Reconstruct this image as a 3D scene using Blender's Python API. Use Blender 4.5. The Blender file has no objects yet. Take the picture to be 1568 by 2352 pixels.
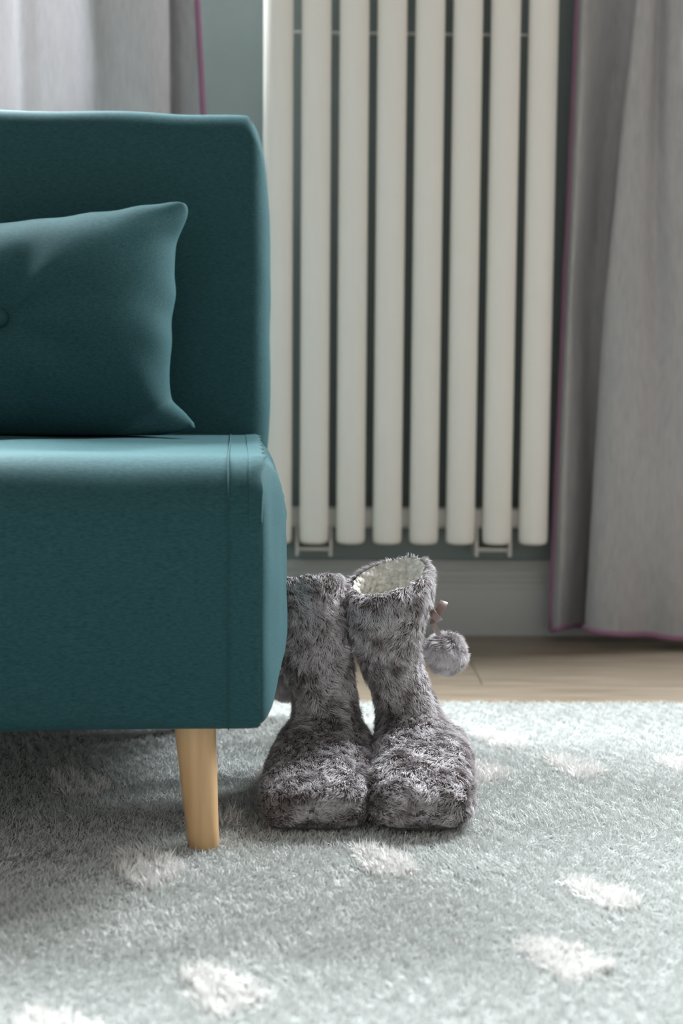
import bpy, math, random
import numpy as np
from mathutils import Matrix, Vector

# ------------------------------------------------------------------ camera
W_PX, H_PX = 1568.0, 2352.0
LENS, SENS = 50.0, 36.0
F = LENS / SENS * H_PX
CAM = Vector((0, 0, 0.5))
PITCH, YAW, ROLL = math.radians(5.7), math.radians(1.2), math.radians(0.42)
scene = bpy.context.scene
COL = scene.collection
Mrot = Matrix.Rotation(-YAW, 3, 'Z') @ Matrix.Rotation(math.pi / 2 - PITCH, 3, 'X') @ Matrix.Rotation(ROLL, 3, 'Z')
cd = bpy.data.cameras.new('camera')
cam = bpy.data.objects.new('camera', cd)
COL.objects.link(cam)
cam.matrix_world = Matrix.Translation(CAM) @ Mrot.to_4x4()
cd.sensor_fit = 'VERTICAL'
cd.sensor_height = SENS
cd.sensor_width = 24.0
cd.lens = LENS
cd.clip_start = 0.02
cd.dof.use_dof = True
cd.dof.focus_distance = 1.60
cd.dof.aperture_fstop = 4.0
scene.camera = cam

# ------------------------------------------------------------------ light
vs = scene.view_settings
vs.view_transform = 'Standard'
vs.look = 'None'
vs.gamma = 1.0
vs.use_curve_mapping = False
vs.exposure = 0.06

world = bpy.data.worlds.new('world')
scene.world = world
world.use_nodes = True
bg = world.node_tree.nodes['Background']
bg.inputs[0].default_value = (1.0, 0.972, 0.94, 1)
bg.inputs[1].default_value = 0.47


def area_light(name, loc, size, power, rot, color=(1, 1, 1)):
    ld = bpy.data.lights.new(name, 'AREA')
    ld.shape = 'RECTANGLE'
    ld.size, ld.size_y = size
    ld.energy = power
    ld.color = color
    o = bpy.data.objects.new(name, ld)
    o.location = loc
    o.rotation_euler = rot
    COL.objects.link(o)
    return o


WALL_Y = 2.68
# daylight entering through the two windows of the back wall (set in their openings)
WIN_L = (-2.35, -0.42, 0.90, 2.75)      # x0, x1, z0, z1
WIN_R = (0.85, 2.0, 1.15, 2.75)
for nm, (x0, x1, z0, z1), pw in (('daylight_window_1', WIN_L, 900), ('daylight_window_2', WIN_R, 370)):
    area_light(nm, ((x0 + x1) / 2, WALL_Y + 0.10, (z0 + z1) / 2), (x1 - x0 - 0.02, z1 - z0 - 0.02), pw,
               (-math.pi / 2, 0, 0), (0.92, 0.97, 1.0))

# ------------------------------------------------------------------ helpers
rng = np.random.default_rng(7)
random.seed(7)


def ray(px, py):
    return (Mrot @ Vector(((px - W_PX / 2) / F, -(py - H_PX / 2) / F, -1))).normalized()


def on_z(px, py, z=0.0):
    d = ray(px, py)
    return CAM + d * ((z - CAM.z) / d.z)


def on_y(px, py, y):
    d = ray(px, py)
    return CAM + d * ((y - CAM.y) / d.y)


def tag(o, label=None, cat=None, group=None, kind=None):
    if label: o['label'] = label
    if cat: o['category'] = cat
    if group: o['group'] = group
    if kind: o['kind'] = kind
    return o


def empty(name, loc, rz=0.0):
    o = bpy.data.objects.new(name, None)
    o.location = loc
    o.rotation_euler = (0, 0, rz)
    o.empty_display_size = 0.05
    COL.objects.link(o)
    return o


def mesh_obj(name, verts, faces, mat, parent=None, smooth=True, loc=None):
    me = bpy.data.meshes.new(name)
    me.from_pydata([tuple(v) for v in verts], [], [tuple(f) for f in faces])
    me.update()
    if smooth:
        me.polygons.foreach_set('use_smooth', [True] * len(me.polygons))
    if mat: me.materials.append(mat)
    o = bpy.data.objects.new(name, me)
    COL.objects.link(o)
    if parent: o.parent = parent
    if loc is not None: o.location = loc
    return o


def share(name, me, loc, parent=None, rot=(0, 0, 0), scale=(1, 1, 1)):
    o = bpy.data.objects.new(name, me)
    o.location = loc
    o.rotation_euler = rot
    o.scale = scale
    COL.objects.link(o)
    if parent: o.parent = parent
    return o


def fix_normals(o):
    import bmesh
    bm = bmesh.new()
    bm.from_mesh(o.data)
    bmesh.ops.remove_doubles(bm, verts=bm.verts, dist=1e-6)
    bmesh.ops.recalc_face_normals(bm, faces=bm.faces)
    bm.to_mesh(o.data)
    bm.free()
    return o


def bevel(o, w, seg=2, angle=40):
    m = o.modifiers.new('bevel', 'BEVEL')
    m.width = w
    m.segments = seg
    m.limit_method = 'ANGLE'
    m.angle_limit = math.radians(angle)
    return o


def box_geo(x0, x1, y0, y1, z0, z1):
    v = [(x, y, z) for x in (x0, x1) for y in (y0, y1) for z in (z0, z1)]
    f = [(0, 1, 3, 2), (4, 6, 7, 5), (0, 4, 5, 1), (2, 3, 7, 6), (0, 2, 6, 4), (1, 5, 7, 3)]
    return v, f


def box(name, x0, x1, y0, y1, z0, z1, mat, parent=None, bw=0.0):
    v, f = box_geo(x0, x1, y0, y1, z0, z1)
    o = mesh_obj(name, v, f, mat, parent, smooth=False)
    if bw: bevel(o, bw)
    return o


def grid_faces(nu, nv, wrap_v=False, off=0):
    f = []
    for i in range(nu - 1):
        for j in range(nv if wrap_v else nv - 1):
            a = off + i * nv + j
            b = off + i * nv + (j + 1) % nv
            f.append((a, b, b + nv, a + nv))
    return f


def tube_geo(path, radii, n=10, flat=1.0, cap=True):
    """swept tube along a polyline"""
    path = [Vector(p) for p in path]
    if not hasattr(radii, '__len__'): radii = [radii] * len(path)
    v, f = [], []
    up = Vector((0, 0, 1))
    prev = None
    for i, p in enumerate(path):
        t = (path[min(i + 1, len(path) - 1)] - path[max(i - 1, 0)]).normalized()
        if prev is None:
            a = t.cross(up)
            if a.length < 0.1: a = t.cross(Vector((0, 1, 0)))
        else:
            a = prev - t * prev.dot(t)
        a.normalize()
        prev = a
        b = t.cross(a).normalized()
        for k in range(n):
            an = 2 * math.pi * k / n
            v.append(p + a * (math.cos(an) * radii[i]) + b * (math.sin(an) * radii[i] * flat))
    f = grid_faces(len(path), n, True)
    if cap:
        f.append(tuple(range(n - 1, -1, -1)))
        L = (len(path) - 1) * n
        f.append(tuple(range(L, L + n)))
    return v, f


def catmull(xs, ys, q):
    """smooth monotone-ish interpolation of ys at xs, vectorised"""
    xs = np.asarray(xs, float); ys = np.asarray(ys, float); q = np.asarray(q, float)
    m = np.gradient(ys, xs, axis=0)
    i = np.clip(np.searchsorted(xs, q) - 1, 0, len(xs) - 2)
    h = xs[i + 1] - xs[i]
    t = (q - xs[i]) / h
    if ys.ndim > 1:
        t = t[:, None]; h = h[:, None]
    h00 = 2 * t**3 - 3 * t**2 + 1; h10 = t**3 - 2 * t**2 + t
    h01 = -2 * t**3 + 3 * t**2; h11 = t**3 - t**2
    return h00 * ys[i] + h10 * h * m[i] + h01 * ys[i + 1] + h11 * h * m[i + 1]


class Noise:
    """smooth pseudo noise in 3D, about -1..1"""
    def __init__(self, scale, n=14, seed=0):
        r = np.random.default_rng(seed)
        k = r.normal(size=(n, 3))
        k /= np.linalg.norm(k, axis=1)[:, None]
        self.k = k * (2 * math.pi / scale) * r.uniform(0.6, 1.6, n)[:, None]
        self.p = r.uniform(0, 6.28, n)
        self.n = n

    def __call__(self, P):
        P = np.asarray(P)
        return np.sin(P @ self.k.T + self.p).sum(-1) / math.sqrt(self.n) * 1.1


def norm(a):
    return a / np.maximum(np.linalg.norm(a, axis=-1, keepdims=True), 1e-9)


def blades_mesh(name, root, mid, tip, wdir, w0, w1, cols, mat, parent=None, loc=None):
    """many thin three-triangle strands joined in one mesh; cols = root, mid, tip colour arrays"""
    n = len(root)
    V = np.empty((n, 5, 3), np.float32)
    V[:, 0] = root - wdir * w0[:, None]
    V[:, 1] = root + wdir * w0[:, None]
    V[:, 2] = mid - wdir * w1[:, None]
    V[:, 3] = mid + wdir * w1[:, None]
    V[:, 4] = tip
    base = (np.arange(n) * 5)[:, None]
    loops = np.concatenate([base + np.array([0, 1, 3, 2]), base + np.array([2, 3, 4])], axis=1).astype(np.int32).ravel()
    me = bpy.data.meshes.new(name)
    me.vertices.add(n * 5)
    me.vertices.foreach_set('co', V.ravel())
    me.loops.add(n * 7)
    me.loops.foreach_set('vertex_index', loops)
    me.polygons.add(n * 2)
    starts = (np.arange(n)[:, None] * 7 + np.array([0, 4])).astype(np.int32).ravel()
    me.polygons.foreach_set('loop_start', starts)
    me.update(calc_edges=True)
    me.polygons.foreach_set('use_smooth', np.ones(n * 2, bool))
    C = np.ones((n, 5, 4), np.float32)
    C[:, 0, :3] = cols[0]; C[:, 1, :3] = cols[0]
    C[:, 2, :3] = cols[1]; C[:, 3, :3] = cols[1]
    C[:, 4, :3] = cols[2]
    at = me.color_attributes.new('strand', 'FLOAT_COLOR', 'POINT')
    at.data.foreach_set('color', C.ravel())
    me.materials.append(mat)
    o = bpy.data.objects.new(name, me)
    COL.objects.link(o)
    if parent: o.parent = parent
    if loc is not None: o.location = loc
    return o


# ------------------------------------------------------------------ materials
def new_mat(name, color, rough=0.6, sheen=0.0, spec=0.3):
    m = bpy.data.materials.new(name)
    m.use_nodes = True
    b = m.node_tree.nodes['Principled BSDF']
    b.inputs['Base Color'].default_value = (*color, 1)
    b.inputs['Roughness'].default_value = rough
    b.inputs['Specular IOR Level'].default_value = spec
    if sheen:
        b.inputs['Sheen Weight'].default_value = sheen
        b.inputs['Sheen Roughness'].default_value = 0.45
    return m


def N(m, kind, **kw):
    n = m.node_tree.nodes.new(kind)
    for k, v in kw.items():
        if k in n.inputs: n.inputs[k].default_value = v
        else: setattr(n, k, v)
    return n


def L(m, a, b):
    m.node_tree.links.new(a, b)


def noise_color(m, c0, c1, scale, mapping=(1, 1, 1), detail=4.0, lo=0.35, hi=0.65, bump=0.0, bump_scale=None, bump_map=None, dist=0.002):
    b = m.node_tree.nodes['Principled BSDF']
    tc = N(m, 'ShaderNodeTexCoord')
    mp = N(m, 'ShaderNodeMapping')
    mp.inputs['Scale'].default_value = mapping
    L(m, tc.outputs['Object'], mp.inputs['Vector'])
    nz = N(m, 'ShaderNodeTexNoise', Scale=scale, Detail=detail)
    L(m, mp.outputs[0], nz.inputs['Vector'])
    cr = N(m, 'ShaderNodeValToRGB')
    cr.color_ramp.elements[0].position = lo
    cr.color_ramp.elements[0].color = (*c0, 1)
    cr.color_ramp.elements[1].position = hi
    cr.color_ramp.elements[1].color = (*c1, 1)
    L(m, nz.outputs['Fac'], cr.inputs[0])
    L(m, cr.outputs[0], b.inputs['Base Color'])
    if bump:
        nb = N(m, 'ShaderNodeTexNoise', Scale=bump_scale or scale, Detail=3.0)
        mb = N(m, 'ShaderNodeMapping')
        mb.inputs['Scale'].default_value = bump_map or mapping
        L(m, tc.outputs['Object'], mb.inputs['Vector'])
        L(m, mb.outputs[0], nb.inputs['Vector'])
        bp = N(m, 'ShaderNodeBump', Strength=bump, Distance=dist)
        L(m, nb.outputs['Fac'], bp.inputs['Height'])
        L(m, bp.outputs[0], b.inputs['Normal'])
    return m


def strand_mat(name, sheen=0.0, trans=0.0):
    m = new_mat(name, (0.5, 0.5, 0.5), 0.8, sheen, 0.15)
    a = N(m, 'ShaderNodeAttribute', attribute_name='strand')
    b = m.node_tree.nodes['Principled BSDF']
    L(m, a.outputs['Color'], b.inputs['Base Color'])
    if trans:
        out = m.node_tree.nodes['Material Output']
        tr = N(m, 'ShaderNodeBsdfTranslucent')
        L(m, a.outputs['Color'], tr.inputs['Color'])
        mx = N(m, 'ShaderNodeMixShader', Fac=trans)
        L(m, b.outputs[0], mx.inputs[1])
        L(m, tr.outputs[0], mx.inputs[2])
        L(m, mx.outputs[0], out.inputs['Surface'])
    return m


M_TEAL = new_mat('teal_fabric', (0.02, 0.1, 0.115), 0.8, 0.06, 0.15)
M_TEAL.node_tree.nodes['Principled BSDF'].inputs['Sheen Tint'].default_value = (0.55, 0.85, 0.95, 1)
noise_color(M_TEAL, (0.014, 0.054, 0.061), (0.026, 0.084, 0.092), 520, (0.35, 1, 1.3), 3, 0.3, 0.7,
            bump=0.25, bump_scale=900, bump_map=(1, 1, 1), dist=0.0012)
M_THREAD = new_mat('teal_thread', (0.018, 0.08, 0.09), 0.8, 0.3, 0.2)
M_WALL = noise_color(new_mat('wall_paint', (0.15, 0.2, 0.19), 0.55, 0, 0.3), (0.215, 0.258, 0.255), (0.232, 0.276, 0.272), 6,
                     bump=0.08, bump_scale=260, dist=0.001)
M_BASE = new_mat('baseboard_paint', (0.48, 0.475, 0.455), 0.4, 0, 0.4)
M_RAD = new_mat('radiator_enamel', (0.84, 0.81, 0.755), 0.5, 0, 0.35)
M_RADB = new_mat('radiator_bracket', (0.60, 0.59, 0.55), 0.4, 0, 0.4)
M_WOODF = noise_color(new_mat('laminate_oak', (0.4, 0.32, 0.23), 0.38, 0, 0.4), (0.17, 0.132, 0.095), (0.27, 0.22, 0.165), 7,
                      (0.8, 9, 9), 5, 0.3, 0.7)
M_SUB = new_mat('subfloor', (0.09, 0.07, 0.05), 0.9)
M_LEG = noise_color(new_mat('beech_wood', (0.6, 0.4, 0.22), 0.42, 0, 0.4), (0.56, 0.345, 0.165), (0.70, 0.46, 0.25), 26,
                    (3.2, 3.2, 0.22), 5, 0.35, 0.7)
M_PINK = new_mat('plum_piping', (0.31, 0.15, 0.235), 0.6, 0.3, 0.2)
M_RUGB = new_mat('rug_backing', (0.30, 0.315, 0.305), 0.95, 0, 0.05)
M_RUGP = strand_mat('rug_pile', 0.0, 0.15)
M_FURB = new_mat('fur_skin', (0.12, 0.10, 0.10), 0.95, 0.0, 0.05)
M_FUR = strand_mat('grey_fur', 0.0, 0.15)
M_SHERPA = noise_color(new_mat('cream_sherpa', (0.7, 0.67, 0.6), 0.95, 0.3, 0.1), (0.70, 0.665, 0.59), (0.90, 0.875, 0.81), 110, (1, 1, 1), 2,
                       bump=0.9, bump_scale=150, dist=0.004)
_b = M_SHERPA.node_tree.nodes['Principled BSDF']
_vo = N(M_SHERPA, 'ShaderNodeTexVoronoi', Scale=170.0)
_tc = N(M_SHERPA, 'ShaderNodeTexCoord')
L(M_SHERPA, _tc.outputs['Object'], _vo.inputs['Vector'])
_bp = N(M_SHERPA, 'ShaderNodeBump', Strength=1.0, Distance=0.006)
_bp.invert = True
L(M_SHERPA, _vo.outputs['Distance'], _bp.inputs['Height'])
L(M_SHERPA, _bp.outputs[0], _b.inputs['Normal'])
M_SOLE = new_mat('sole_felt', (0.10, 0.09, 0.09), 0.9)
M_RIB = new_mat('brown_satin', (0.20, 0.14, 0.125), 0.28, 0.2, 0.6)
M_WINF = new_mat('window_frame_paint', (0.75, 0.75, 0.73), 0.4)


M_PANE = new_mat('frosted_daylit_glass', (0.8, 0.85, 0.9), 0.3)
_b = M_PANE.node_tree.nodes['Principled BSDF']
_b.inputs['Emission Color'].default_value = (0.92, 0.97, 1.0, 1)
_b.inputs['Emission Strength'].default_value = 2.0


def curtain_mat():
    m = new_mat('grey_curtain_cloth', (0.44, 0.43, 0.43), 0.7, 0.2, 0.25)
    noise_color(m, (0.35, 0.342, 0.343), (0.42, 0.41, 0.41), 60, (3, 3, 0.5), 4, 0.3, 0.7,
                bump=0.45, bump_scale=14, bump_map=(1, 1, 2.2), dist=0.006)
    b = m.node_tree.nodes['Principled BSDF']
    out = m.node_tree.nodes['Material Output']
    tr = N(m, 'ShaderNodeBsdfTranslucent', Color=(0.55, 0.52, 0.54, 1))
    mx = N(m, 'ShaderNodeMixShader', Fac=0.016)
    L(m, b.outputs[0], mx.inputs[1])
    L(m, tr.outputs[0], mx.inputs[2])
    L(m, mx.outputs[0], out.inputs['Surface'])
    return m


M_CURT = curtain_mat()

# ------------------------------------------------------------------ structure
RX0, RX1, RY0 = -2.6, 2.4, -0.7
# wall with two window openings
wx = [RX0, WIN_L[0], WIN_L[1], WIN_R[0], WIN_R[1], RX1]
vv, ff = [], []


def add_box(x0, x1, y0, y1, z0, z1):
    v, f = box_geo(x0, x1, y0, y1, z0, z1)
    o = len(vv)
    vv.extend(v)
    ff.extend([tuple(i + o for i in q) for q in f])


for i in range(5):
    x0, x1 = wx[i], wx[i + 1]
    win = {1: WIN_L, 3: WIN_R}.get(i)
    if win is None:
        add_box(x0, x1, WALL_Y, WALL_Y + 0.18, 0, 2.95)
    else:
        add_box(x0, x1, WALL_Y, WALL_Y + 0.18, 0, win[2])
        add_box(x0, x1, WALL_Y, WALL_Y + 0.18, win[3], 2.95)
tag(mesh_obj('wall_back', vv, ff, M_WALL, smooth=False), kind='structure')

for k, (x0, x1, z0, z1) in enumerate((WIN_L, WIN_R)):
    wroot = tag(empty('window_%d' % (k + 1), ((x0 + x1) / 2, WALL_Y + 0.145, z0)), kind='structure')
    hw, hh, t = (x1 - x0) / 2, z1 - z0, 0.06
    for nm, b in (('frame_rail', (-hw, hw, 0, t)), ('frame_rail', (-hw, hw, hh - t, hh)),
                  ('frame_stile', (-hw, -hw + t, t, hh - t)), ('frame_stile', (hw - t, hw, t, hh - t)),
                  ('mullion', (-t / 2, t / 2, t, hh - t))):
        box(nm, b[0], b[1], -0.03, 0.03, b[2], b[3], M_WINF, wroot, 0.004)
    for sx in (-1, 1):
        box('pane', min(sx * t / 2, sx * (hw - t)), max(sx * t / 2, sx * (hw - t)), 0.004, 0.012, t, hh - t, M_PANE, wroot)

# floor: laminate boards on a subfloor
fl = box('floor', RX0, RX1, RY0, WALL_Y, -0.06, -0.012, M_SUB)
tag(fl, kind='structure')
pw, pl = 0.193, 1.285
yb = on_z(1200, 1573, 0).y
y0 = yb - math.ceil((yb - RY0) / pw) * pw
plank_cache = {}
row = 0
y = y0
while y < WALL_Y - 0.004:
    a, b = max(y, RY0), min(y + pw, WALL_Y)
    x = RX0 - (row * 0.37 + 0.2) % pl
    while x < RX1 - 1e-4:
        c, d = max(x, RX0), min(x + pl, RX1)
        if d - c > 0.03 and b - a > 0.01:
            key = (round(d - c, 4), round(b - a, 4))
            if key not in plank_cache:
                hw, hd = (d - c) / 2, (b - a) / 2
                o = box('plank', -hw + 0.0006, hw - 0.0006, -hd + 0.0008, hd - 0.0008, -0.012, 0.0, M_WOODF, fl, 0.0012)
                o.location = ((c + d) / 2, (a + b) / 2, 0)
                plank_cache[key] = o
            else:
                s = plank_cache[key]
                o = s.copy()
                COL.objects.link(o)
                o.location = ((c + d) / 2, (a + b) / 2, 0)
        x += pl
    y += pw
    row += 1

# baseboard with moulded top, between the wall corner and the right window
bh = 0.142
prof = [(0, 0), (-0.020, 0), (-0.020, 0.088), (-0.0165, 0.092), (-0.0165, 0.100), (-0.020, 0.103), (-0.020, 0.109),
        (-0.015, 0.114), (-0.0135, 0.122), (-0.016, 0.126), (-0.012, 0.134), (-0.007, bh), (0, bh)]
v = [(x, WALL_Y + p[0], p[1]) for x in (RX0, RX1) for p in prof]
n = len(prof)
f = [(i, (i + 1) % n, (i + 1) % n + n, i + n) for i in range(n)] + [tuple(range(n - 1, -1, -1)), tuple(range(n, 2 * n))]
tag(fix_normals(mesh_obj('baseboard_back', v, f, M_BASE, smooth=False)), kind='structure')

# ------------------------------------------------------------------ radiator
TUBE_Y = WALL_Y - 0.085
pL = on_y(720.5, 1250, TUBE_Y - 0.018)
pR = on_y(1226.5, 1252, TUBE_Y - 0.018)
pitch = (pR.x - pL.x) / 6
rx = pL.x - pitch
zb = (pL.z + pR.z) / 2
RH = 1.8
rad = tag(empty('radiator', (rx + pitch * 3.5, TUBE_Y, zb)),
          'tall cream column radiator with vertical oval tubes on the teal wall', 'radiator')
tw, td = pitch * 0.79 / 2, 0.025
n = 28
rings = [(0.0, 0.0, 0.60), (0.0, 0.0015, 0.86), (0.0, 0.006, 0.97), (0.0, 0.013, 1.0), (0, RH - 0.013, 1.0), (0, RH - 0.004, 0.95), (0, RH, 0.7)]
v = []
for _, z, s in rings:
    for k in range(n):
        a = 2 * math.pi * k / n
        e = 2 / 2.15
        cx = math.copysign(abs(math.cos(a)) ** e, math.cos(a))
        cy = math.copysign(abs(math.sin(a)) ** e, math.sin(a))
        v.append((cx * (tw - (1 - s) * 0.018), cy * (td - (1 - s) * 0.014), z))
f = grid_faces(len(rings), n, True) + [tuple(range(n - 1, -1, -1)), tuple(range((len(rings) - 1) * n, len(rings) * n))]
tube0 = mesh_obj('tube', v, f, M_RAD, rad)
tube0.location = (-3.5 * pitch, 0, 0)
for k in range(1, 8):
    share('tube', tube0.data, ((k - 3.5) * pitch, 0, 0), rad)
for z in (0.045, RH - 0.045):
    o = box('manifold', -3.9 * pitch, 3.9 * pitch, td - 0.012, td + 0.018, z - 0.019, z + 0.019, M_RADB, rad, 0.008)
zr = on_y(940, 78, TUBE_Y + td).z - zb
for z in (zr,):
    v, f = tube_geo([(-3.8 * pitch, td, z), (3.8 * pitch, td, z)], 0.0032, 8)
    mesh_obj('tie_bar', v, f, M_RADB, rad)
for x in (-2.5 * pitch, 2.45 * pitch):
    for z in (0.012, RH - 0.1):
        o = box('wall_bracket', x - 0.031, x + 0.031, td - 0.004, 0.0835, z - 0.03, z - 0.022, M_RADB, rad, 0.002)
        for s in (-1, 1):
            box('bracket_ear', x + s * 0.031 - 0.003, x + s * 0.031 + 0.003, td - 0.01, 0.0835, z - 0.038, z + 0.03, M_RADB, o)

# ------------------------------------------------------------------ curtains
def curtain(name, cols, label, cat, ztop, zhem, row_z, hem_cols=None):
    """cols: for each control column a list of (pixel x, distance from wall) per row; row_z: list of pixel y of the rows"""
    nc, nr = len(cols), len(row_z)
    ctrl = np.zeros((nr, nc, 3))
    for j, c in enumerate(cols):
        for i in range(nr):
            p = on_y(c[i][0], row_z[i], WALL_Y - c[i][1])
            ctrl[i, j] = (p.x, p.y, p.z)
    U, V = 150, 90
    uq = np.linspace(0, nc - 1, U)
    rows = [catmull(np.arange(nc), ctrl[i, :, :2], uq) for i in range(nr)]
    zr = np.array([ctrl[i, :, 2].mean() for i in range(nr)])          # descending
    rows = np.array(rows)
    order = np.argsort(zr)
    zs, rows = zr[order], rows[order]
    hem = np.full(U, zhem) if hem_cols is None else catmull(np.arange(nc), np.array(hem_cols), uq)
    P = np.zeros((V, U, 3))
    nz1, nz2 = Noise(0.16, seed=3), Noise(0.05, seed=5)
    for i in range(V):
        t = i / (V - 1)
        z = hem * (1 - t) + ztop * t
        zc = np.clip(z.mean(), zs[0], zs[-1] + 0.25)
        xy = np.zeros((U, 2))
        flat = rows.reshape(nr, -1)
        xy = catmull(zs, flat, np.array([zc]))[0].reshape(U, 2) if nr > 2 else (rows[0] + (rows[1] - rows[0]) * (zc - zs[0]) / (zs[1] - zs[0]))
        P[i, :, :2] = xy
        P[i, :, 2] = z
    Q = P * np.array([1, 1, 0.45])
    P[:, :, 1] += nz1(Q) * 0.005 + nz2(Q) * 0.0014
    P[:, :, 1] = np.minimum(P[:, :, 1], WALL_Y - 0.024)
    base = Vector((float(P[0, :, 0].mean()), float(P[0, :, 1].mean()), 0))
    root = tag(empty(name, base), label, cat)
    Pl = P - np.array(base)
    cl = mesh_obj('cloth', Pl.reshape(-1, 3), grid_faces(V, U), M_CURT, root)
    v, f = tube_geo(Pl[:, 0], 0.0055, 8)
    mesh_obj('side_piping', v, f, M_PINK, root)
    v, f = tube_geo(Pl[0, :], 0.0052, 8, 1.0)
    mesh_obj('hem_piping', v, f, M_PINK, root)
    return root


rowz = [0, 350, 700, 1060, 1440]
R = lambda *a: list(a)
right_cols = [
    [(1326, .066), (1311, .066), (1296, .068), (1279, .070), (1266, .075)],
    [(1342, .100), (1328, .105), (1312, .105), (1296, .105), (1285, .105)],
    [(1375, .075), (1355, .065), (1332, .065), (1318, .080), (1305, .088)],
    [(1420, .045), (1390, .032), (1362, .030), (1345, .040), (1328, .050)],
    [(1462, .065), (1425, .045), (1392, .035), (1372, .030), (1352, .028)],
    [(1462, .125), (1424, .120), (1390, .115), (1366, .110), (1344, .120)],
    [(1482, .130), (1450, .135), (1425, .140), (1400, .150), (1375, .155)],
    [(1500, .115), (1480, .130), (1470, .138), (1450, .150), (1430, .155)],
    [(1512, .095), (1505, .110), (1508, .125), (1500, .140), (1490, .150)],
    [(1545, .125), (1545, .135), (1555, .140), (1555, .150), (1550, .160)],
    [(1600, .120), (1605, .125), (1620, .130), (1625, .140), (1620, .150)],
    [(1650, .070), (1655, .070), (1660, .070), (1665, .075), (1670, .080)],
]
hemz = lambda px, py, d: on_y(px, py, WALL_Y - d).z
hem_r = [hemz(1266, 1450, .075), hemz(1285, 1446, .098), hemz(1305, 1443, .088), hemz(1328, 1438, .055), hemz(1350, 1437, .028),
         hemz(1345, 1443, .12), hemz(1375, 1453, .155), hemz(1430, 1457, .155), hemz(1490, 1459, .15), hemz(1550, 1466, .16)] + [0.026] * 2
hem_r = [max(h, 0.012) for h in hem_r]
curtain('curtain', right_cols, 'grey curtain with plum piped edges hanging to the floor right of the radiator', 'curtain', 2.80, 0.02, rowz, hem_r)
rowl = [0, 258, 1440]
left_cols = [
    [(453, .080), (466, .080), (500, .085)],
    [(440, .082), (452, .082), (488, .085)],
    [(412, .070), (418, .070), (450, .075)],
    [(388, .050), (390, .050), (420, .055)],
    [(386, .110), (388, .110), (410, .110)],
    [(360, .140), (364, .140), (385, .135)],
    [(300, .150), (308, .150), (320, .145)],
    [(240, .155), (252, .155), (265, .150)],
    [(208, .150), (224, .150), (240, .145)],
    [(214, .095), (226, .095), (240, .100)],
    [(180, .085), (190, .085), (200, .090)],
    [(140, .110), (150, .110), (150, .110)],
    [(90, .130), (100, .130), (100, .130)],
    [(40, .095), (45, .095), (45, .095)],
    [(-15, .135), (-15, .135), (-15, .135)],
    [(-70, .090), (-70, .090), (-70, .090)],
    [(-130, .130), (-130, .130), (-130, .130)],
]
curtain('curtain', left_cols, 'light grey curtain with plum edge behind the teal sofa backrest', 'curtain', 2.80, 0.02, rowl)

# ------------------------------------------------------------------ sofa
SOFA_ROT = math.radians(3.0)
SEAT_Y = on_z(468, 1942, 0.010).y - 0.045
c0 = on_y(599, 1350, SEAT_Y)
SOFA_W = 0.76
sofa = tag(empty('sofa_bed', (c0.x, SEAT_Y, 0.0), SOFA_ROT),
           'armless teal fabric sofa with folded seat block and tapered wooden legs', 'sofa')
SEAT_Z0, SEAT_Z1, SEAT_D = on_y(500, 1682, SEAT_Y).z, 0.413, 0.60


def round_profile(pts, radii, seg=8):
    out = []
    n = len(pts)
    for i in range(n):
        p = Vector(pts[i]); a = Vector(pts[i - 1]); b = Vector(pts[(i + 1) % n])
        da, db = (a - p).normalized(), (b - p).normalized()
        ang = da.angle(db)
        r = radii[i]
        t = r / math.tan(ang / 2)
        c = p + (da + db).normalized() * (r / math.sin(ang / 2))
        s, e = p + da * t - c, p + db * t - c
        tot = s.angle(e)
        for k in range(seg + 1):
            w = k / seg
            q = (s * math.sin((1 - w) * tot) + e * math.sin(w * tot)) / math.sin(tot)
            out.append((c + q))
        # straight runs get filled below
    res = []
    n = len(out)
    for i in range(n):
        a, b = out[i], out[(i + 1) % n]
        res.append(a)
        d = (b - a).length
        m = int(d / 0.03)
        for k in range(1, m):
            res.append(a + (b - a) * (k / m))
    return np.array([(q.x, q.y) for q in res])


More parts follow.
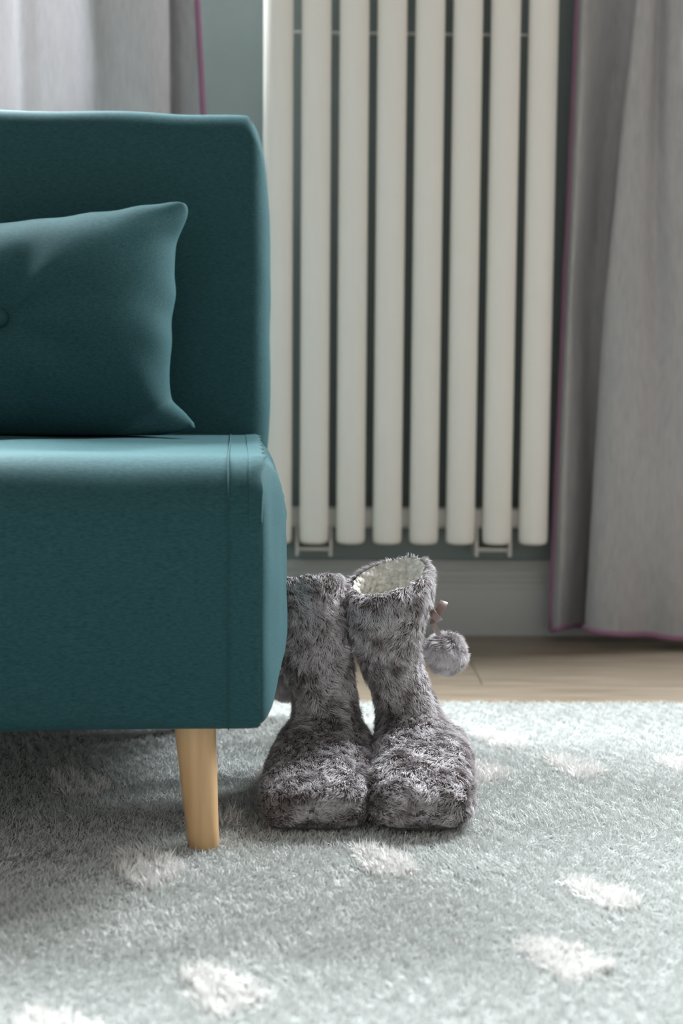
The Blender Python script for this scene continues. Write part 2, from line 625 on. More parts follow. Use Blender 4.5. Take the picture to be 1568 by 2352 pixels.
def padded_block(prefix, prof, width, bulge, wob=0.0015, seed=1, pw=2.0, rough=0.0022, xoff=0.0):
    """cover wrapped round the profile plus bulging side panels"""
    n = len(prof)
    cen = (prof.max(0) + prof.min(0)) / 2
    xs = np.concatenate([[0.0, -0.003, -0.012], np.linspace(-0.03, -width + 0.03, 40), [-width + 0.012, -width + 0.003, -width]])
    nz = Noise(0.22, seed=seed)
    V = []
    for x in xs:
        sc = 1.0
        if x in (0.0, -width): sc = 0.988
        elif x in (-0.003, -width + 0.003): sc = 0.997
        P = np.column_stack([np.full(n, x), cen[0] + (prof[:, 0] - cen[0]) * sc, cen[1] + (prof[:, 1] - cen[1]) * sc])
        d = nz(P) * wob * min(1.0, max(0.0, (min(-x, width + x) - 0.036) / 0.08))
        nr = norm(P[:, 1:] - cen)
        P[:, 1:] += nr * d[:, None]
        V.append(P)
    V = np.concatenate(V)
    V[:, 0] += xoff
    o = mesh_obj(prefix + '_cover', V, grid_faces(len(xs), n, True), M_TEAL, sofa)
    fix_normals(o)
    nz2 = Noise(0.11, seed=seed + 9)
    for side in (0, 1):
        V = []
        ss = [0.982, 0.975, 0.965, 0.95, 0.93, 0.9, 0.86, 0.8, 0.72, 0.62, 0.5, 0.36, 0.2, 0.06]
        for s in ss:
            xb = -0.004 + (bulge + 0.004) * (max(0, 1 - (s / 0.982) ** pw)) ** 0.5
            P = np.column_stack([np.full(n, xb), cen[0] + (prof[:, 0] - cen[0]) * s, cen[1] + (prof[:, 1] - cen[1]) * s])
            P[:, 0] += nz2(P * np.array([1, 1, 1])) * rough * min(1, (1 - s) * 8)
            if side: P[:, 0] = -width - P[:, 0]
            V.append(P)
        V = np.concatenate(V)
        V[:, 0] += xoff
        f = grid_faces(len(ss), n, True) + [tuple(range((len(ss) - 1) * n, len(ss) * n))]
        fix_normals(mesh_obj(prefix + '_side_panel', V, f, M_TEAL, sofa))
    return o


seat_prof = round_profile([(0, SEAT_Z0), (0.0, SEAT_Z1), (SEAT_D, SEAT_Z1), (SEAT_D, SEAT_Z0)], [0.018, 0.062, 0.04, 0.02], 10)
padded_block('seat', seat_prof, SOFA_W, 0.034, 0.002, 2)
# stitched seam and wavy flange that run round the seat cover near its right-hand end
for xo in (-0.032, -SOFA_W + 0.032):
    path = [(xo, p[0] + (-0.0005 if p[0] < 0.3 else 0.0005), p[1] + (0.0008 if p[1] > 0.3 else -0.0008)) for p in seat_prof]
    path.append(path[0])
    v, f = tube_geo(path, 0.0007, 6, cap=False)
    mesh_obj('seat_seam', v, f, M_TEAL, sofa)
idx = [i for i in range(len(seat_prof)) if seat_prof[i][1] > SEAT_Z1 - 0.075 and seat_prof[i][0] < SEAT_D - 0.05]
arc = seat_prof[idx]
arc = arc[np.argsort(np.arange(len(arc)))]
dense = np.concatenate([[0], np.cumsum(np.linalg.norm(np.diff(arc, axis=0), axis=1))])
q = np.linspace(0, dense[-1], 90)
arcd = np.column_stack([np.interp(q, dense, arc[:, 0]), np.interp(q, dense, arc[:, 1])])
cen = np.array([0.3, 0.27])
V = []
for k, p in enumerate(arcd):
    nr = (p - cen) / np.linalg.norm(p - cen)
    fade = min(1, k / 12)
    wv = (0.0035 + 0.0022 * math.sin(k * 0.55) + 0.0016 * math.sin(k * 1.3 + 1)) * fade
    pp = p + nr * 0.0007
    V += [(-0.012, pp[0], pp[1]), (wv * 0.6, pp[0] + nr[0] * 0.001, pp[1] + nr[1] * 0.001), (wv + 0.001, pp[0] - nr[0] * 0.002, pp[1] - nr[1] * 0.002),
          (-0.002, p[0] - nr[0] * 0.004, p[1] - nr[1] * 0.004)]
mesh_obj('cover_flange', V, grid_faces(len(arcd), 4), M_TEAL, sofa)

# backrest, leaning back slightly
BACK_TOP = 0.848
bfoot = 0.50
back_prof = round_profile([(bfoot, 0.300), (bfoot + 0.085, BACK_TOP), (bfoot + 0.225, BACK_TOP - 0.006), (bfoot + 0.14, 0.300)],
                          [0.03, 0.035, 0.05, 0.03], 8)
padded_block('backrest', back_prof, SOFA_W, 0.0290, 0.0022, 5, 4.0, 0.0006, -0.007)
# unseen panel added behind the seat block to keep window light from underneath
bo = box('light_block_panel', -SOFA_W + 0.01, -0.01, SEAT_D + 0.012, SEAT_D + 0.035, 0.045, 0.32, M_TEAL, sofa, 0.008)
# hinge bracket between seat and backrest
box('hinge', 0.002, 0.010, bfoot - 0.035, bfoot + 0.03, 0.375, 0.40, M_SOLE, sofa, 0.002)


# tapered wooden legs
def leg(xt, yt, xb, yb_):
    ztop, zbot = SEAT_Z0 + 0.012, 0.007
    path, rad = [], []
    for k in range(9):
        t = k / 8
        path.append((xt + (xb - xt) * t, yt + (yb_ - yt) * t, ztop + (zbot - ztop) * t))
        rad.append(0.0222 - 0.0062 * t)
    rad[-1] -= 0.0012
    path.insert(8, (path[8][0], path[8][1], zbot + 0.0015)); rad.insert(8, rad[7] - 0.0006)
    v, f = tube_geo(path, rad, 28)
    base = Vector(path[-1])
    o = mesh_obj('leg', [Vector(q) - base for q in v], f, M_LEG, sofa, loc=base)
    return o


inv = Matrix.Rotation(-SOFA_ROT, 3, 'Z')
org = Vector((c0.x, SEAT_Y, 0))
lb = inv @ (on_z(468, 1941, 0.008) - org)
lt = inv @ (on_y(445, 1677, SEAT_Y + 0.060) - org)
lb.y = lt.y - 0.012
leg(lt.x, lt.y, lb.x, lb.y)
leg(-SOFA_W - lt.x, lt.y, -SOFA_W - lb.x, lb.y)
leg(lt.x, SEAT_D - lt.y, lb.x, SEAT_D - lb.y)
leg(-SOFA_W - lt.x, SEAT_D - lt.y, -SOFA_W - lb.x, SEAT_D - lb.y)

# ------------------------------------------------------------------ cushion
PIL_Y = SEAT_Y + 0.455
pb = on_y(425, 992, PIL_Y - 0.02)
pt = on_y(436, 440, PIL_Y + 0.065)
pc = on_y(-3, 728, PIL_Y - 0.072)
HWp = pt.x - pc.x
HHp = (pt.z - 0.420) / 2 / math.cos(math.radians(12))
pil = tag(empty('cushion', (pc.x, PIL_Y + 0.01, SEAT_Z1)), 'plump teal cushion with a covered centre button leaning on the sofa', 'cushion')
G = 90
u = np.linspace(-1, 1, G)
# ease the parameter so rows gather near the seam
uu = np.sign(u) * (1 - (1 - np.abs(u)) ** 1.5)
A, B = np.meshgrid(uu, uu)                       # A across, B up
nzp = Noise(0.30, seed=21); nzf = Noise(0.07, seed=22)
sides = []
for sgn in (-1, 1):
    k = 0.085
    X = HWp * A * (1 - np.where(B > 0, k * (1 - B**2), k * (1 - np.abs(B) ** 9)) * np.abs(A) ** 1.5)
    Z = HHp * B * (1 - np.where(B > 0, 0.05, 0.0) * (1 - A**2) * np.abs(B) ** 1.5)
    rr = (np.abs(A) ** 18 + np.abs(B) ** 18 + 1e-12) ** (1 / 18)
    rr = np.maximum(rr, 1.0)
    X, Z = X / rr, Z / rr
    body = np.clip((1 - A**2) * (1 - B**2), 0, 1)
    T = 0.093 * body ** 0.48
    r = np.hypot(X, Z)
    T -= 0.022 * np.exp(-(r / 0.045) ** 2)
    ang = np.arctan2(Z, X)
    T += 0.0035 * np.cos(ang * 7 + 0.6) * np.exp(-((r - 0.07) / 0.05) ** 2)
    P3 = np.stack([X, Z, np.zeros_like(X) + sgn], -1)
    P3e = np.stack([X, Z, np.zeros_like(X)], -1)
    edge = np.clip(1 - body ** 0.35, 0, 1)
    # gathers running in from the side seams
    T += 0.0032 * np.sin(Z * 95 + 3 * nzp(P3)) * np.exp(-((1 - np.abs(A)) / 0.16) ** 2) * (body ** 0.3)
    T += 0.0022 * np.sin(X * 80 + 3 * nzp(P3)) * np.exp(-((1 - np.abs(B)) / 0.16) ** 2) * (body ** 0.3)
    T += 0.0025 * nzp(P3) * body ** 0.3
    T = np.maximum(T, 0.0)
    ear = np.clip((np.abs(A) - B - 1.42) / 0.34, 0, 1)
    T = np.maximum(T, 0.022 * ear * ((1 - A**10) * (1 - B**10)).clip(0, 1) ** 0.4)
    X = X + 0.0025 * nzf(P3e) * edge * np.abs(A)
    Z = Z + 0.0010 * nzf(P3e + 3.1) * edge * np.abs(B)
    Y = sgn * T
    sides.append(np.stack([X, Y, Z], -1).reshape(-1, 3))
Pp = np.concatenate(sides)
# lower right corner is squashed by the seat: it turns up and towards the room
for sx in (-1, 1):
    cxp = Pp[:, 0] * sx / HWp
    czp = -Pp[:, 2] / HHp
    w = np.clip((cxp + czp - 1.58) / 0.30, 0, 1) ** 1.2
    Pp[:, 1] += -0.034 * w
    Pp[:, 2] += 0.010 * w
    Pp[:, 0] += sx * 0.024 * w
lean = math.radians(12)
Pl = Pp.copy()
Pl[:, 1] = Pp[:, 1] * math.cos(lean) + Pp[:, 2] * math.sin(lean)
Pl[:, 2] = -Pp[:, 1] * math.sin(lean) * 0.6 + Pp[:, 2] * math.cos(lean)
# pile tilt: right corner a little higher than the left
Pl[:, 2] += (Pl[:, 0] - HWp) * 0.115 * np.clip(Pp[:, 2] / HHp * 0.5 + 0.5, 0, 1)
Pl[:, 2] += HHp * math.cos(lean) - 0.006
Pl[:, 2] = np.maximum(Pl[:, 2], 0.0035)
fc = grid_faces(G, G) + [q[::-1] for q in grid_faces(G, G, off=G * G)]
po = fix_normals(mesh_obj('cushion_cover', Pl, fc, M_TEAL, pil))
for sgn in (-1,):
    ci = np.argmin(np.hypot(Pp[:G * G, 0], Pp[:G * G, 2]))
    bc = Vector(Pl[ci]) + Vector((0, -0.003, 0))
    v = []
    prof_b = [(0.0, -0.0055), (0.005, -0.0052), (0.0095, -0.0038), (0.0122, -0.001), (0.0125, 0.002), (0.010, 0.005)]
    nb = 24
    for r_, y_ in prof_b:
        for kk in range(nb):
            a = 2 * math.pi * kk / nb
            v.append((r_ * math.cos(a), y_, r_ * math.sin(a)))
    o = mesh_obj('button', v, grid_faces(len(prof_b), nb, True), M_TEAL, pil, loc=bc)
    o.rotation_euler = (-lean, 0, 0)

# ------------------------------------------------------------------ rug
RUG_Z = 0.006
rug_y1 = (on_z(1010, 1606, 0.012).y + on_z(1560, 1610, 0.012).y) / 2
RUGX0, RUGX1, RUGY0 = -0.98, 1.0, 0.62
rug = tag(empty('rug', ((RUGX0 + RUGX1) / 2, (RUGY0 + rug_y1) / 2, 0)), 'pale mint shaggy rug with scattered white diamond tufts under sofa and boots', 'rug')
ro = Vector(rug.location)
o = box('backing', RUGX0 - ro.x, RUGX1 - ro.x, RUGY0 - ro.y, rug_y1 - ro.y, 0.0005, RUG_Z, M_RUGB, rug, 0.002)

patches_px = [
    [(115, 1765), (150, 1757), (215, 1775), (252, 1795), (215, 1815), (150, 1812), (125, 1795)],
    [(268, 1962), (285, 1945), (335, 1942), (385, 1958), (428, 1982), (400, 2002), (345, 2028), (300, 2012), (268, 1985)],
    [(800, 1935), (850, 1933), (905, 1950), (968, 1985), (930, 1996), (868, 2002), (845, 1985), (832, 1962)],
    [(1272, 2000), (1330, 2008), (1410, 2022), (1476, 2055), (1425, 2078), (1390, 2068), (1335, 2045)],
    [(1176, 2150), (1225, 2142), (1310, 2158), (1412, 2205), (1360, 2222), (1312, 2245), (1270, 2215), (1215, 2180)],
    [(412, 2218), (475, 2208), (560, 2235), (625, 2272), (560, 2300), (505, 2318), (460, 2290), (448, 2255)],
    [(25, 2335), (70, 2308), (130, 2300), (190, 2325), (245, 2360), (180, 2400), (100, 2400), (40, 2370)],
    [(1080, 1677), (1120, 1674), (1180, 1682), (1216, 1697), (1195, 1711), (1140, 1706), (1105, 1692)],
    [(1078, 1750), (1110, 1741), (1145, 1752), (1175, 1768), (1135, 1780), (1095, 1786), (1080, 1770)],
    [(1242, 1732), (1285, 1728), (1350, 1745), (1395, 1757), (1370, 1770), (1325, 1777), (1290, 1758)],
    [(1505, 1735), (1540, 1728), (1590, 1738), (1650, 1760), (1600, 1770), (1552, 1758)],
    [(585, 1772), (610, 1750), (640, 1742), (660, 1765), (640, 1795), (605, 1795)],
    [(505, 1860), (535, 1848), (562, 1862), (545, 1878), (515, 1882)],
]
polys = [np.array([[on_z(x, y, 0.016).x, on_z(x, y, 0.016).y] for x, y in p]) for p in patches_px]
# a few more diamonds further out on the rug, continuing the scatter
for cx, cy in ((0.62, 1.15), (0.78, 1.55), (0.75, 0.85), (-0.45, 0.85), (-0.55, 1.2), (-0.75, 1.55), (0.2, 0.75), (0.85, 1.95), (-0.8, 0.8)):
    polys.append(np.array([[cx - .05, cy + .01], [cx, cy + .035], [cx + .055, cy - .005], [cx + .005, cy - .035]]))


def inside(pts, poly):
    r = np.zeros(len(pts), bool)
    n = len(poly)
    for i in range(n):
        a, b = poly[i], poly[(i + 1) % n]
        c = (a[1] > pts[:, 1]) != (b[1] > pts[:, 1])
        with np.errstate(divide='ignore', invalid='ignore'):
            xi = (b[0] - a[0]) * (pts[:, 1] - a[1]) / (b[1] - a[1]) + a[0]
        r ^= c & (pts[:, 0] < xi)
    return r


nzA, nzB, nzC = Noise(0.16, seed=31), Noise(0.022, seed=32), Noise(0.05, seed=33)


def cell_rand(P, size, seed, k):
    q = np.floor(P / size).astype(np.int64)
    h = (q[:, 0] * 73856093) ^ (q[:, 1] * 19349663)
    if P.shape[1] > 2: h ^= q[:, 2] * 83492791
    h = (h + seed * 7919) % 65521
    tab = np.random.default_rng(seed).normal(size=(65521, k))
    return tab[h]


def pile(name, pts, length, width, colr, colt, lift_lo, lift_hi, spread, kind):
    n = len(pts)
    P3 = np.column_stack([pts, np.zeros(n)])
    th = 1.2 + 0.9 * nzA(P3) + 0.6 * nzC(P3) + rng.normal(size=n) * 1.0
    cr = cell_rand(pts + rng.normal(size=pts.shape) * 0.0008, 0.0052, 41, 3)
    th = th + cr[:, 0] * spread
    lift = np.radians(np.clip(lift_lo + (lift_hi - lift_lo) * (0.5 + 0.35 * nzB(P3) + 0.3 * cr[:, 1]), 12, 85))
    ln = length * (0.8 + 0.16 * rng.normal(size=n)).clip(0.4, 1.3) * (1 + 0.10 * cr[:, 2] + 0.08 * nzA(P3))
    d = np.column_stack([np.cos(th) * np.cos(lift), np.sin(th) * np.cos(lift), np.sin(lift)])
    up = np.array([0, 0, 1.0])
    root = np.column_stack([pts, np.full(n, RUG_Z - 0.001)])
    mid = root + (d * 0.6 + up * 0.4) * (ln * 0.55)[:, None]
    tip = root + d * ln[:, None]
    w = norm(np.cross(d, up) + rng.normal(size=(n, 3)) * 0.45)
    w0 = width * rng.uniform(0.75, 1.25, n)
    var = (1 + 0.05 * rng.normal(size=n) + 0.04 * cr[:, 2])[:, None]
    o = blades_mesh(name, root - np.array(ro), mid - np.array(ro), tip - np.array(ro), w, w0, w0 * 0.85,
                    (colr * var, (colr * .4 + colt * .6) * var, colt * var), M_RUGP, rug)
    if kind: o['kind'] = kind
    return o


def in_view(p, m):
    """rough frustum footprint on the floor, widened by m metres"""
    c = p[:, 1] * math.tan(YAW)
    return (np.abs(p[:, 0] - c) < p[:, 1] * 0.24 + m) & (p[:, 1] > 1.05 - m)


area = (RUGX1 - RUGX0) * (rug_y1 - RUGY0)
pts = np.column_stack([rng.uniform(RUGX0, RUGX1, int(area * 360000)), rng.uniform(RUGY0, rug_y1 - 0.002, int(area * 360000))])
near = in_view(pts, 0.03)
keep = near | (rng.random(len(pts)) < 0.32)
# under the far part of the sofa nothing shows
pts, near = pts[keep], near[keep]
hid = (pts[:, 0] < -0.12) & (pts[:, 1] > 2.08)
pts, near = pts[~hid], near[~hid]
jit = pts + rng.normal(size=pts.shape) * 0.0025
inp = np.full(len(pts), -1)
for k, pg in enumerate(polys):
    inp[inside(jit, pg)] = k
mintr, mintt = np.array([0.62, 0.642, 0.627]), np.array([0.695, 0.714, 0.699])
s = inp < 0
wz = np.where(near, 1.0, 1.9)
o = pile('mint_pile', pts[s], 0.0086, 0.00060 * wz[s], mintr, mintt, 34, 66, 0.42, 'stuff')
for k in range(len(polys)):
    s = inp == k
    if s.sum() < 20: continue
    pile('diamond_tuft', pts[s], 0.0150, 0.00090 * wz[s], np.array([0.80, 0.79, 0.775]), np.array([0.88, 0.87, 0.855]), 30, 85, 0.6, 'stuff')

# ------------------------------------------------------------------ boots
def boot_grid(spec, nt=70, nphi=56):
    """spec rows: Fy,Fz, By,Bz, a(half width), k(front/back width skew), xoff, sq"""
    S = np.array(spec, float)
    q = np.linspace(0, len(S) - 1, nt)
    I = catmull(np.arange(len(S)), S, q)
    ph = np.linspace(0, 2 * math.pi, nphi, endpoint=False)
    c, s_ = np.cos(ph), np.sin(ph)
    G = np.zeros((nt, nphi, 3))
    for i in range(nt):
        Fy, Fz, By, Bz, a, k, xo, sq = I[i]
        e = 2.0 / sq
        cc = np.sign(c) * np.abs(c) ** e
        sn = np.sign(s_) * np.abs(s_) ** e
        t = (cc + 1) / 2
        G[i, :, 0] = xo + a * (1 + k * c) * sn
        G[i, :, 1] = By + (Fy - By) * t
        G[i, :, 2] = Bz + (Fz - Bz) * t
    return G


def grid_frames(G):
    T = np.gradient(G, axis=0)
    Pn = np.roll(G, -1, 1) - np.roll(G, 1, 1)
    Nn = norm(np.cross(Pn, T))
    out = G - G.mean(1, keepdims=True)
    if (Nn * out).sum(-1).mean() < 0: Nn = -Nn
    return norm(T), Nn


def make_fur(name, G, nh, length, width, parent, seed, flowf=None, zmin=0.0, lift0=36, tipcol=(0.88, 0.84, 0.868), len_fn=None):
    r = np.random.default_rng(seed)
    T, Nn = grid_frames(G)
    nt, nphi = G.shape[:2]
    d1 = np.linalg.norm(np.roll(G, -1, 1) - G, axis=2)[:-1]
    d2 = np.linalg.norm(G[1:] - G[:-1], axis=2)
    ar = (d1 * d2).ravel()
    idx = r.choice(len(ar), nh, p=ar / ar.sum())
    i, j = idx // nphi, idx % nphi
    fu, fv = r.random(nh)[:, None], r.random(nh)[:, None]
    j2 = (j + 1) % nphi

    def ip(Arr):
        return (Arr[i, j] * (1 - fu) + Arr[i + 1, j] * fu) * (1 - fv) + (Arr[i, j2] * (1 - fu) + Arr[i + 1, j2] * fu) * fv

    P, Tg, Ng = ip(G), norm(ip(T)), norm(ip(Nn))
    if flowf is not None: Tg = flowf(P, Tg, Ng)
    Tg = norm(Tg - Ng * (Tg * Ng).sum(1, keepdims=True))
    Bt = np.cross(Ng, Tg)
    n1, n2, n3, n4 = Noise(0.055, seed=seed), Noise(0.022, seed=seed + 1), Noise(0.035, seed=seed + 2), Noise(0.012, seed=seed + 3)
    cr = cell_rand(P + r.normal(size=P.shape) * 0.0009, 0.0058, seed + 4, 4)
    ang = 0.55 * n1(P) + 0.30 * n2(P) + 0.26 * cr[:, 0] + 0.18 * r.normal(size=nh)
    fl = Tg * np.cos(ang)[:, None] + Bt * np.sin(ang)[:, None]
    patch = n3(P)
    lift = np.radians(np.clip(lift0 + 13 * patch + 11 * cr[:, 1] + 8 * n4(P) + 6 * r.normal(size=nh), 8, 82))
    ln = length * (0.9 + 0.14 * r.normal(size=nh)).clip(0.45, 1.3) * (1 + 0.10 * cr[:, 2])
    if len_fn is not None: ln = ln * len_fn(P)
    l2 = np.minimum(lift + 0.45, 1.5)
    mid = P + (fl * np.cos(l2)[:, None] + Ng * np.sin(l2)[:, None]) * (ln * 0.5)[:, None]
    tip = P + (fl * np.cos(lift)[:, None] + Ng * np.sin(lift)[:, None]) * ln[:, None]
    # strands of a tuft lean together
    tip += (Bt * cr[:, 3:4] * 0.0012)
    mid[:, 2] = np.maximum(mid[:, 2], zmin); tip[:, 2] = np.maximum(tip[:, 2], zmin)
    wd = norm(np.cross(fl, Ng) + r.normal(size=(nh, 3)) * 0.35)
    w = width * r.uniform(0.7, 1.3, nh)
    # frosted tips: dark brown near the skin, pale lilac grey at the end
    br = (1 + 0.10 * r.normal(size=nh) + 0.06 * cr[:, 2])[:, None]
    frost = np.clip(0.74 - 0.20 * patch + 0.16 * cr[:, 1] - 0.10 * n4(P), 0.10, 1.05)[:, None]
    rootc = np.array([0.080, 0.060, 0.055]) * br
    darkc = np.array([0.165, 0.128, 0.120]) * br
    tc = np.array(tipcol)
    midc = darkc * (1 - frost * 0.8) + tc * 0.82 * frost * 0.8 * br
    tipc = darkc * 1.3 * (1 - frost) + tc * frost * br
    o = blades_mesh(name, P - Ng * 0.001, mid, tip, wd, w, w * 0.8, (rootc, midc, np.clip(tipc, 0, 0.9)), M_FUR, parent)
    o['kind'] = 'stuff'
    return o


def sphere_grid(c, r, nt=24, nphi=32):
    th = np.linspace(0.06, math.pi - 0.06, nt)
    ph = np.linspace(0, 2 * math.pi, nphi, endpoint=False)
    G = np.zeros((nt, nphi, 3))
    G[..., 0] = c[0] + r * np.sin(th)[:, None] * np.cos(ph)
    G[..., 1] = c[1] + r * np.sin(th)[:, None] * np.sin(ph)
    G[..., 2] = c[2] + r * np.cos(th)[:, None]
    return G[:, ::-1]


def ribbon(name, path, width, wdir, parent, thick=0.0008):
    path = [Vector(p) for p in path]
    v = []
    wd = Vector(wdir).normalized()
    for i, p in enumerate(path):
        t = (path[min(i + 1, len(path) - 1)] - path[max(i - 1, 0)]).normalized()
        a = (wd - t * wd.dot(t)).normalized()
        b = t.cross(a)
        for s1, s2 in ((-1, -1), (1, -1), (1, 1), (-1, 1)):
            v.append(p + a * (s1 * width / 2) + b * (s2 * thick / 2))
    f = grid_faces(len(path), 4, True) + [(3, 2, 1, 0), tuple(range(len(v) - 4, len(v)))]
    return bevel(mesh_obj(name, v, f, M_RIB, parent), 0.0002, 1, 60)


def boot(label, px_toe, spec, rot, pom_px, pom_depth, seed, bow, crease, tilt):
    toe = on_z(px_toe[0], px_toe[1], 0.012)
    org = Vector((toe.x, toe.y, 0.0)) + Matrix.Rotation(rot, 3, 'Z') @ Vector((0, 0.183, 0))
    root = tag(empty('slipper_boot', (org.x, org.y, 0.014), rot), label, 'boot', 'pair of fluffy slipper boots')
    G = boot_grid(spec)
    # the top leans sideways: one side of the rim sits higher
    qv = np.linspace(0, len(spec) - 1, len(G))[:, None]
    G[..., 2] += (G[..., 0] - spec[0][6]) * tilt * np.clip(1 - qv / 3.0, 0, 1)
    T0, N0 = grid_frames(G)
    qv = np.linspace(0, len(spec) - 1, len(G))[:, None]
    cf = np.clip(np.cos(np.linspace(0, 2 * math.pi, G.shape[1], endpoint=False))[None, :] + 0.35, 0, 1)
    G -= N0 * (crease * np.exp(-((qv - 4.75) / 0.22) ** 2) * cf)[..., None]
    # flatten the sole and pinch the seam above it
    z = G[..., 2]
    z[:] = np.maximum(z, 0.0)
    ctr = np.array([0, 0, 0.0])
    seam = np.exp(-((z - 0.026) / 0.0045) ** 2) * (np.arange(len(G))[:, None] > len(G) * 0.42)
    horiz = G.copy(); horiz[..., 2] = 0
    cxy = np.stack([np.zeros_like(z), np.clip(G[..., 1], -0.13, 0.04), np.zeros_like(z)], -1)
    G -= norm(horiz - cxy) * (0.0045 * seam)[..., None]
    nzb = Noise(0.05, seed=seed + 50)
    T, Nn = grid_frames(G)
    G += Nn * (nzb(G) * 0.0013)[..., None]
    z[:] = np.maximum(G[..., 2], 0.0)
    nt, nphi = G.shape[:2]
    # rim rolls inwards before the lining starts
    rimc = G[0].mean(0)
    R1 = rimc + (G[0] - rimc) * np.array([0.95, 0.95, 1]) + np.array([0, 0, 0.006])
    R2 = rimc + (G[0] - rimc) * np.array([0.84, 0.84, 1]) + np.array([0, 0, 0.008])
    R3 = rimc + (G[0] - rimc) * np.array([0.75, 0.75, 1]) + np.array([0, 0, -0.003])
    R4 = rimc + (G[0] - rimc) * np.array([0.74, 0.74, 1]) + np.array([0, 0, -0.016])
    GG = np.concatenate([np.stack([R2, R1]), G])
    f = grid_faces(len(GG), nphi, True) + [tuple(range((len(GG) - 1) * nphi, len(GG) * nphi))]
    up = mesh_obj('upper', GG.reshape(-1, 3), f, M_FURB, root)

    def flow(P, T, Nn_):
        d = T.copy()
        return d
    lf = lambda P: np.clip(0.55 + P[:, 2] / 0.05, 0.6, 1.0)
    make_fur('fur', GG[:], 130000, 0.0090, 0.00036, up, seed, flow, 0.0015, len_fn=lf)
    # sherpa lining
    gl = [R2 + np.array([0, 0, 0.0005]), R3, R4]
    for k, (sc, ii) in enumerate(((0.74, 8), (0.74, 12), (0.72, 17), (0.66, 22), (0.4, 24), (0.05, 24))):
        base = G[ii]
        c = base.mean(0)
        gl.append(c + (base - c) * np.array([sc, sc, 1]))
    gl = np.array(gl)
    qq = np.linspace(0, len(gl) - 1, 40)
    gl = catmull(np.arange(len(gl)), gl.reshape(len(gl), -1), qq).reshape(40, nphi, 3)
    nl = Noise(0.010, seed=88)
    Tl, Nl = grid_frames(gl)
    gl = gl + Nl * (nl(gl) * 0.0010)[..., None]
    mesh_obj('lining', gl.reshape(-1, 3), grid_faces(40, nphi, True), M_SHERPA, root)
    # sole
    low = G[G[..., 2] < 0.004]
    hull = []
    for a in np.linspace(0, 2 * math.pi, 48, endpoint=False):
        dvec = np.array([math.cos(a), math.sin(a)])
        p = low[np.argmax((low[:, :2] - np.array([0, -0.05])) @ dvec)]
        hull.append(p[:2] * 0.985)
    n_ = len(hull)
    v = [(p[0], p[1], -0.002) for p in hull] + [(p[0], p[1], 0.004) for p in hull]
    f = [(i, (i + 1) % n_, (i + 1) % n_ + n_, i + n_) for i in range(n_)] + [tuple(range(n_ - 1, -1, -1)), tuple(range(n_, 2 * n_))]
    mesh_obj('sole', v, f, M_SOLE, root, smooth=False)
    # pompom and bow
    inv_ = Matrix.Rotation(-rot, 3, 'Z')
    wp = on_y(pom_px[0], pom_px[1], pom_depth)
    lc = inv_ @ (wp - Vector((org.x, org.y, 0.014)))
    pr = 0.0195
    Gs = sphere_grid((0, 0, 0), pr)
    pm = mesh_obj('pompom', Gs.reshape(-1, 3), grid_faces(24, 32, True) + [tuple(range(32)), tuple(range(23 * 32, 24 * 32))], M_FURB, root, loc=lc)
    make_fur('fur', Gs, 22000, 0.0098, 0.00036, pm, seed + 12, None, -1, 58)
    if bow:
        conv = lambda x, y, d: inv_ @ (on_y(x + 8, y, d - 0.012) - Vector((org.x, org.y, 0.014)))
        D = pom_depth - 0.040
        ribbon('ribbon_bow', [conv(978, 1400, D + .004), conv(980, 1402, D - .006), conv(985, 1408, D - .012), conv(991, 1415, D - .013), conv(997, 1422, D - .010), conv(1001, 1427, D - .002), conv(1000, 1427, D + .006)], 0.0085, (0.75, -0.1, 0.6), root)
        ribbon('ribbon_tail', [conv(992, 1412, D), conv(998, 1406, D - .003), conv(1003, 1398, D - .003), conv(1008, 1390, D), conv(1012, 1381, D + .004)], 0.0095, (0.85, -0.3, -0.50), root)
        ribbon('ribbon_tail', [conv(986, 1420, D), conv(985, 1432, D - .004), conv(991, 1443, D + .004), conv(1000, 1458, D + .030)], 0.0065, (0.9, -0.2, 0.4), root)
    else:
        conv = lambda x, y, d: inv_ @ (on_y(x, y, d) - Vector((org.x, org.y, 0.014)))
        ribbon('ribbon_tail', [conv(pom_px[0] + 12, pom_px[1] - 75, pom_depth), conv(pom_px[0] + 6, pom_px[1] - 50, pom_depth), conv(pom_px[0], pom_px[1] - 25, pom_depth)], 0.006, (0.8, -0.5, 0.1), root)
    return root


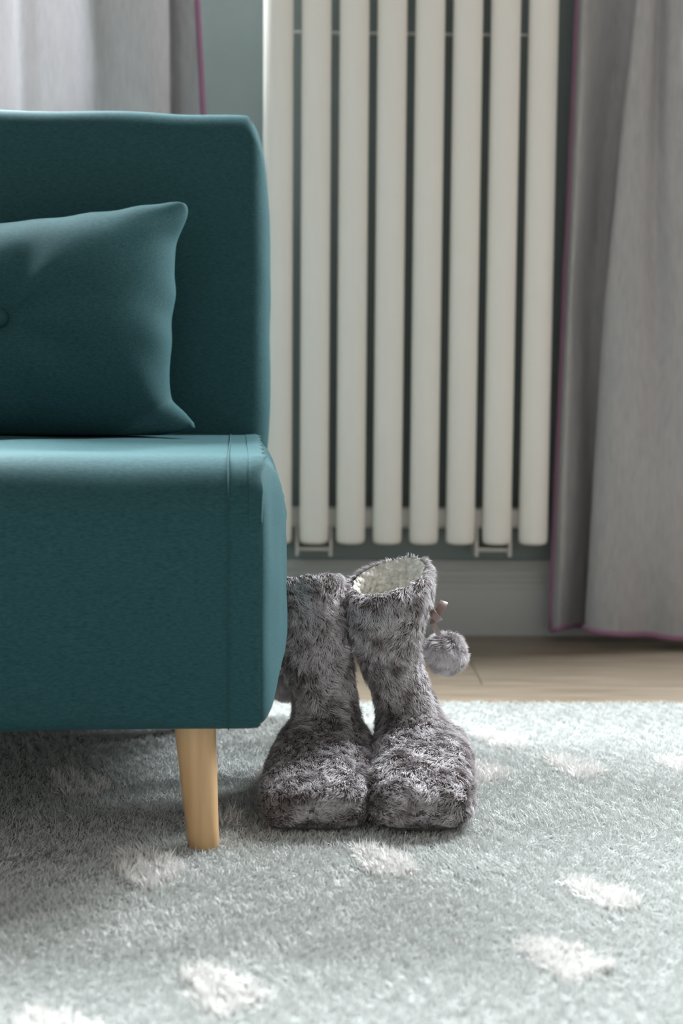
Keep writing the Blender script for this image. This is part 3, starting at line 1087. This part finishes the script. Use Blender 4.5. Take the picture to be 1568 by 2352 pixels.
#           Fy     Fz     By    Bz     a     k     xo     sq
right_spec = [
    (-0.044, 0.224, 0.050, 0.250, 0.0485, 0.00, -0.0420, 2.3),
    (-0.047, 0.210, 0.054, 0.228, 0.0480, 0.00, -0.0430, 2.3),
    (-0.043, 0.180, 0.052, 0.190, 0.0420, 0.00, -0.0450, 2.2),
    (-0.038, 0.145, 0.050, 0.145, 0.0330, 0.00, -0.0400, 2.2),
    (-0.037, 0.112, 0.054, 0.090, 0.0320, 0.00, -0.0240, 2.2),
    (-0.043, 0.088, 0.074, 0.052, 0.0400, -0.25, -0.0120, 2.3),
    (-0.056, 0.082, 0.078, 0.020, 0.0500, -0.20, -0.0050, 2.4),
    (-0.072, 0.077, 0.052, -0.002, 0.0550, -0.10, -0.0030, 2.5),
    (-0.097, 0.071, 0.000, -0.004, 0.0570, -0.06, -0.0030, 2.95),
    (-0.122, 0.065, -0.060, -0.004, 0.0575, -0.05, -0.0030, 2.7),
    (-0.145, 0.058, -0.110, -0.004, 0.0570, -0.05, -0.0030, 2.8),
    (-0.163, 0.050, -0.147, -0.003, 0.0545, -0.04, -0.0030, 3.0),
    (-0.176, 0.041, -0.169, 0.000, 0.0480, 0.00, -0.0030, 3.0),
    (-0.182, 0.031, -0.179, 0.008, 0.0320, 0.00, -0.0030, 2.95),
    (-0.183, 0.024, -0.183, 0.016, 0.0100, 0.00, -0.0030, 2.2),
]
left_spec = [
    (-0.040, 0.242, 0.046, 0.226, 0.0425, 0.00, -0.0250, 2.3),
    (-0.043, 0.227, 0.050, 0.210, 0.0425, 0.00, -0.0240, 2.3),
    (-0.041, 0.190, 0.050, 0.180, 0.0410, 0.00, -0.0160, 2.2),
    (-0.038, 0.150, 0.050, 0.142, 0.0385, 0.00, -0.0100, 2.2),
    (-0.038, 0.112, 0.054, 0.092, 0.0345, 0.00, -0.0020, 2.2),
    (-0.045, 0.088, 0.074, 0.050, 0.0400, -0.22, 0.0000, 2.3),
    (-0.058, 0.081, 0.078, 0.020, 0.0510, -0.20, 0.0000, 2.4),
    (-0.072, 0.075, 0.052, -0.002, 0.0550, -0.10, 0.0000, 2.5),
    (-0.097, 0.068, 0.000, -0.004, 0.0590, -0.06, 0.0000, 2.95),
    (-0.122, 0.061, -0.060, -0.004, 0.0605, -0.05, 0.0000, 2.7),
    (-0.145, 0.054, -0.110, -0.004, 0.0600, -0.05, 0.0000, 2.8),
    (-0.163, 0.047, -0.147, -0.003, 0.0570, -0.04, 0.0000, 3.0),
    (-0.176, 0.039, -0.169, 0.000, 0.0490, 0.00, 0.0000, 3.0),
    (-0.182, 0.030, -0.179, 0.008, 0.0320, 0.00, 0.0000, 2.95),
    (-0.183, 0.024, -0.183, 0.016, 0.0100, 0.00, 0.0000, 2.2),
]
boot('grey fluffy slipper boot standing against the sofa side, nearer the wooden leg', (718, 1912), left_spec, math.radians(-4.5), (655, 1562), 1.730, 101, False, 0.003, 0.10)
boot('grey fluffy slipper boot with open cream lined top, brown bow and pompom in view', (969, 1915), right_spec, math.radians(-4.5), (1024, 1500), 1.708, 202, True, 0.006, 0.22)
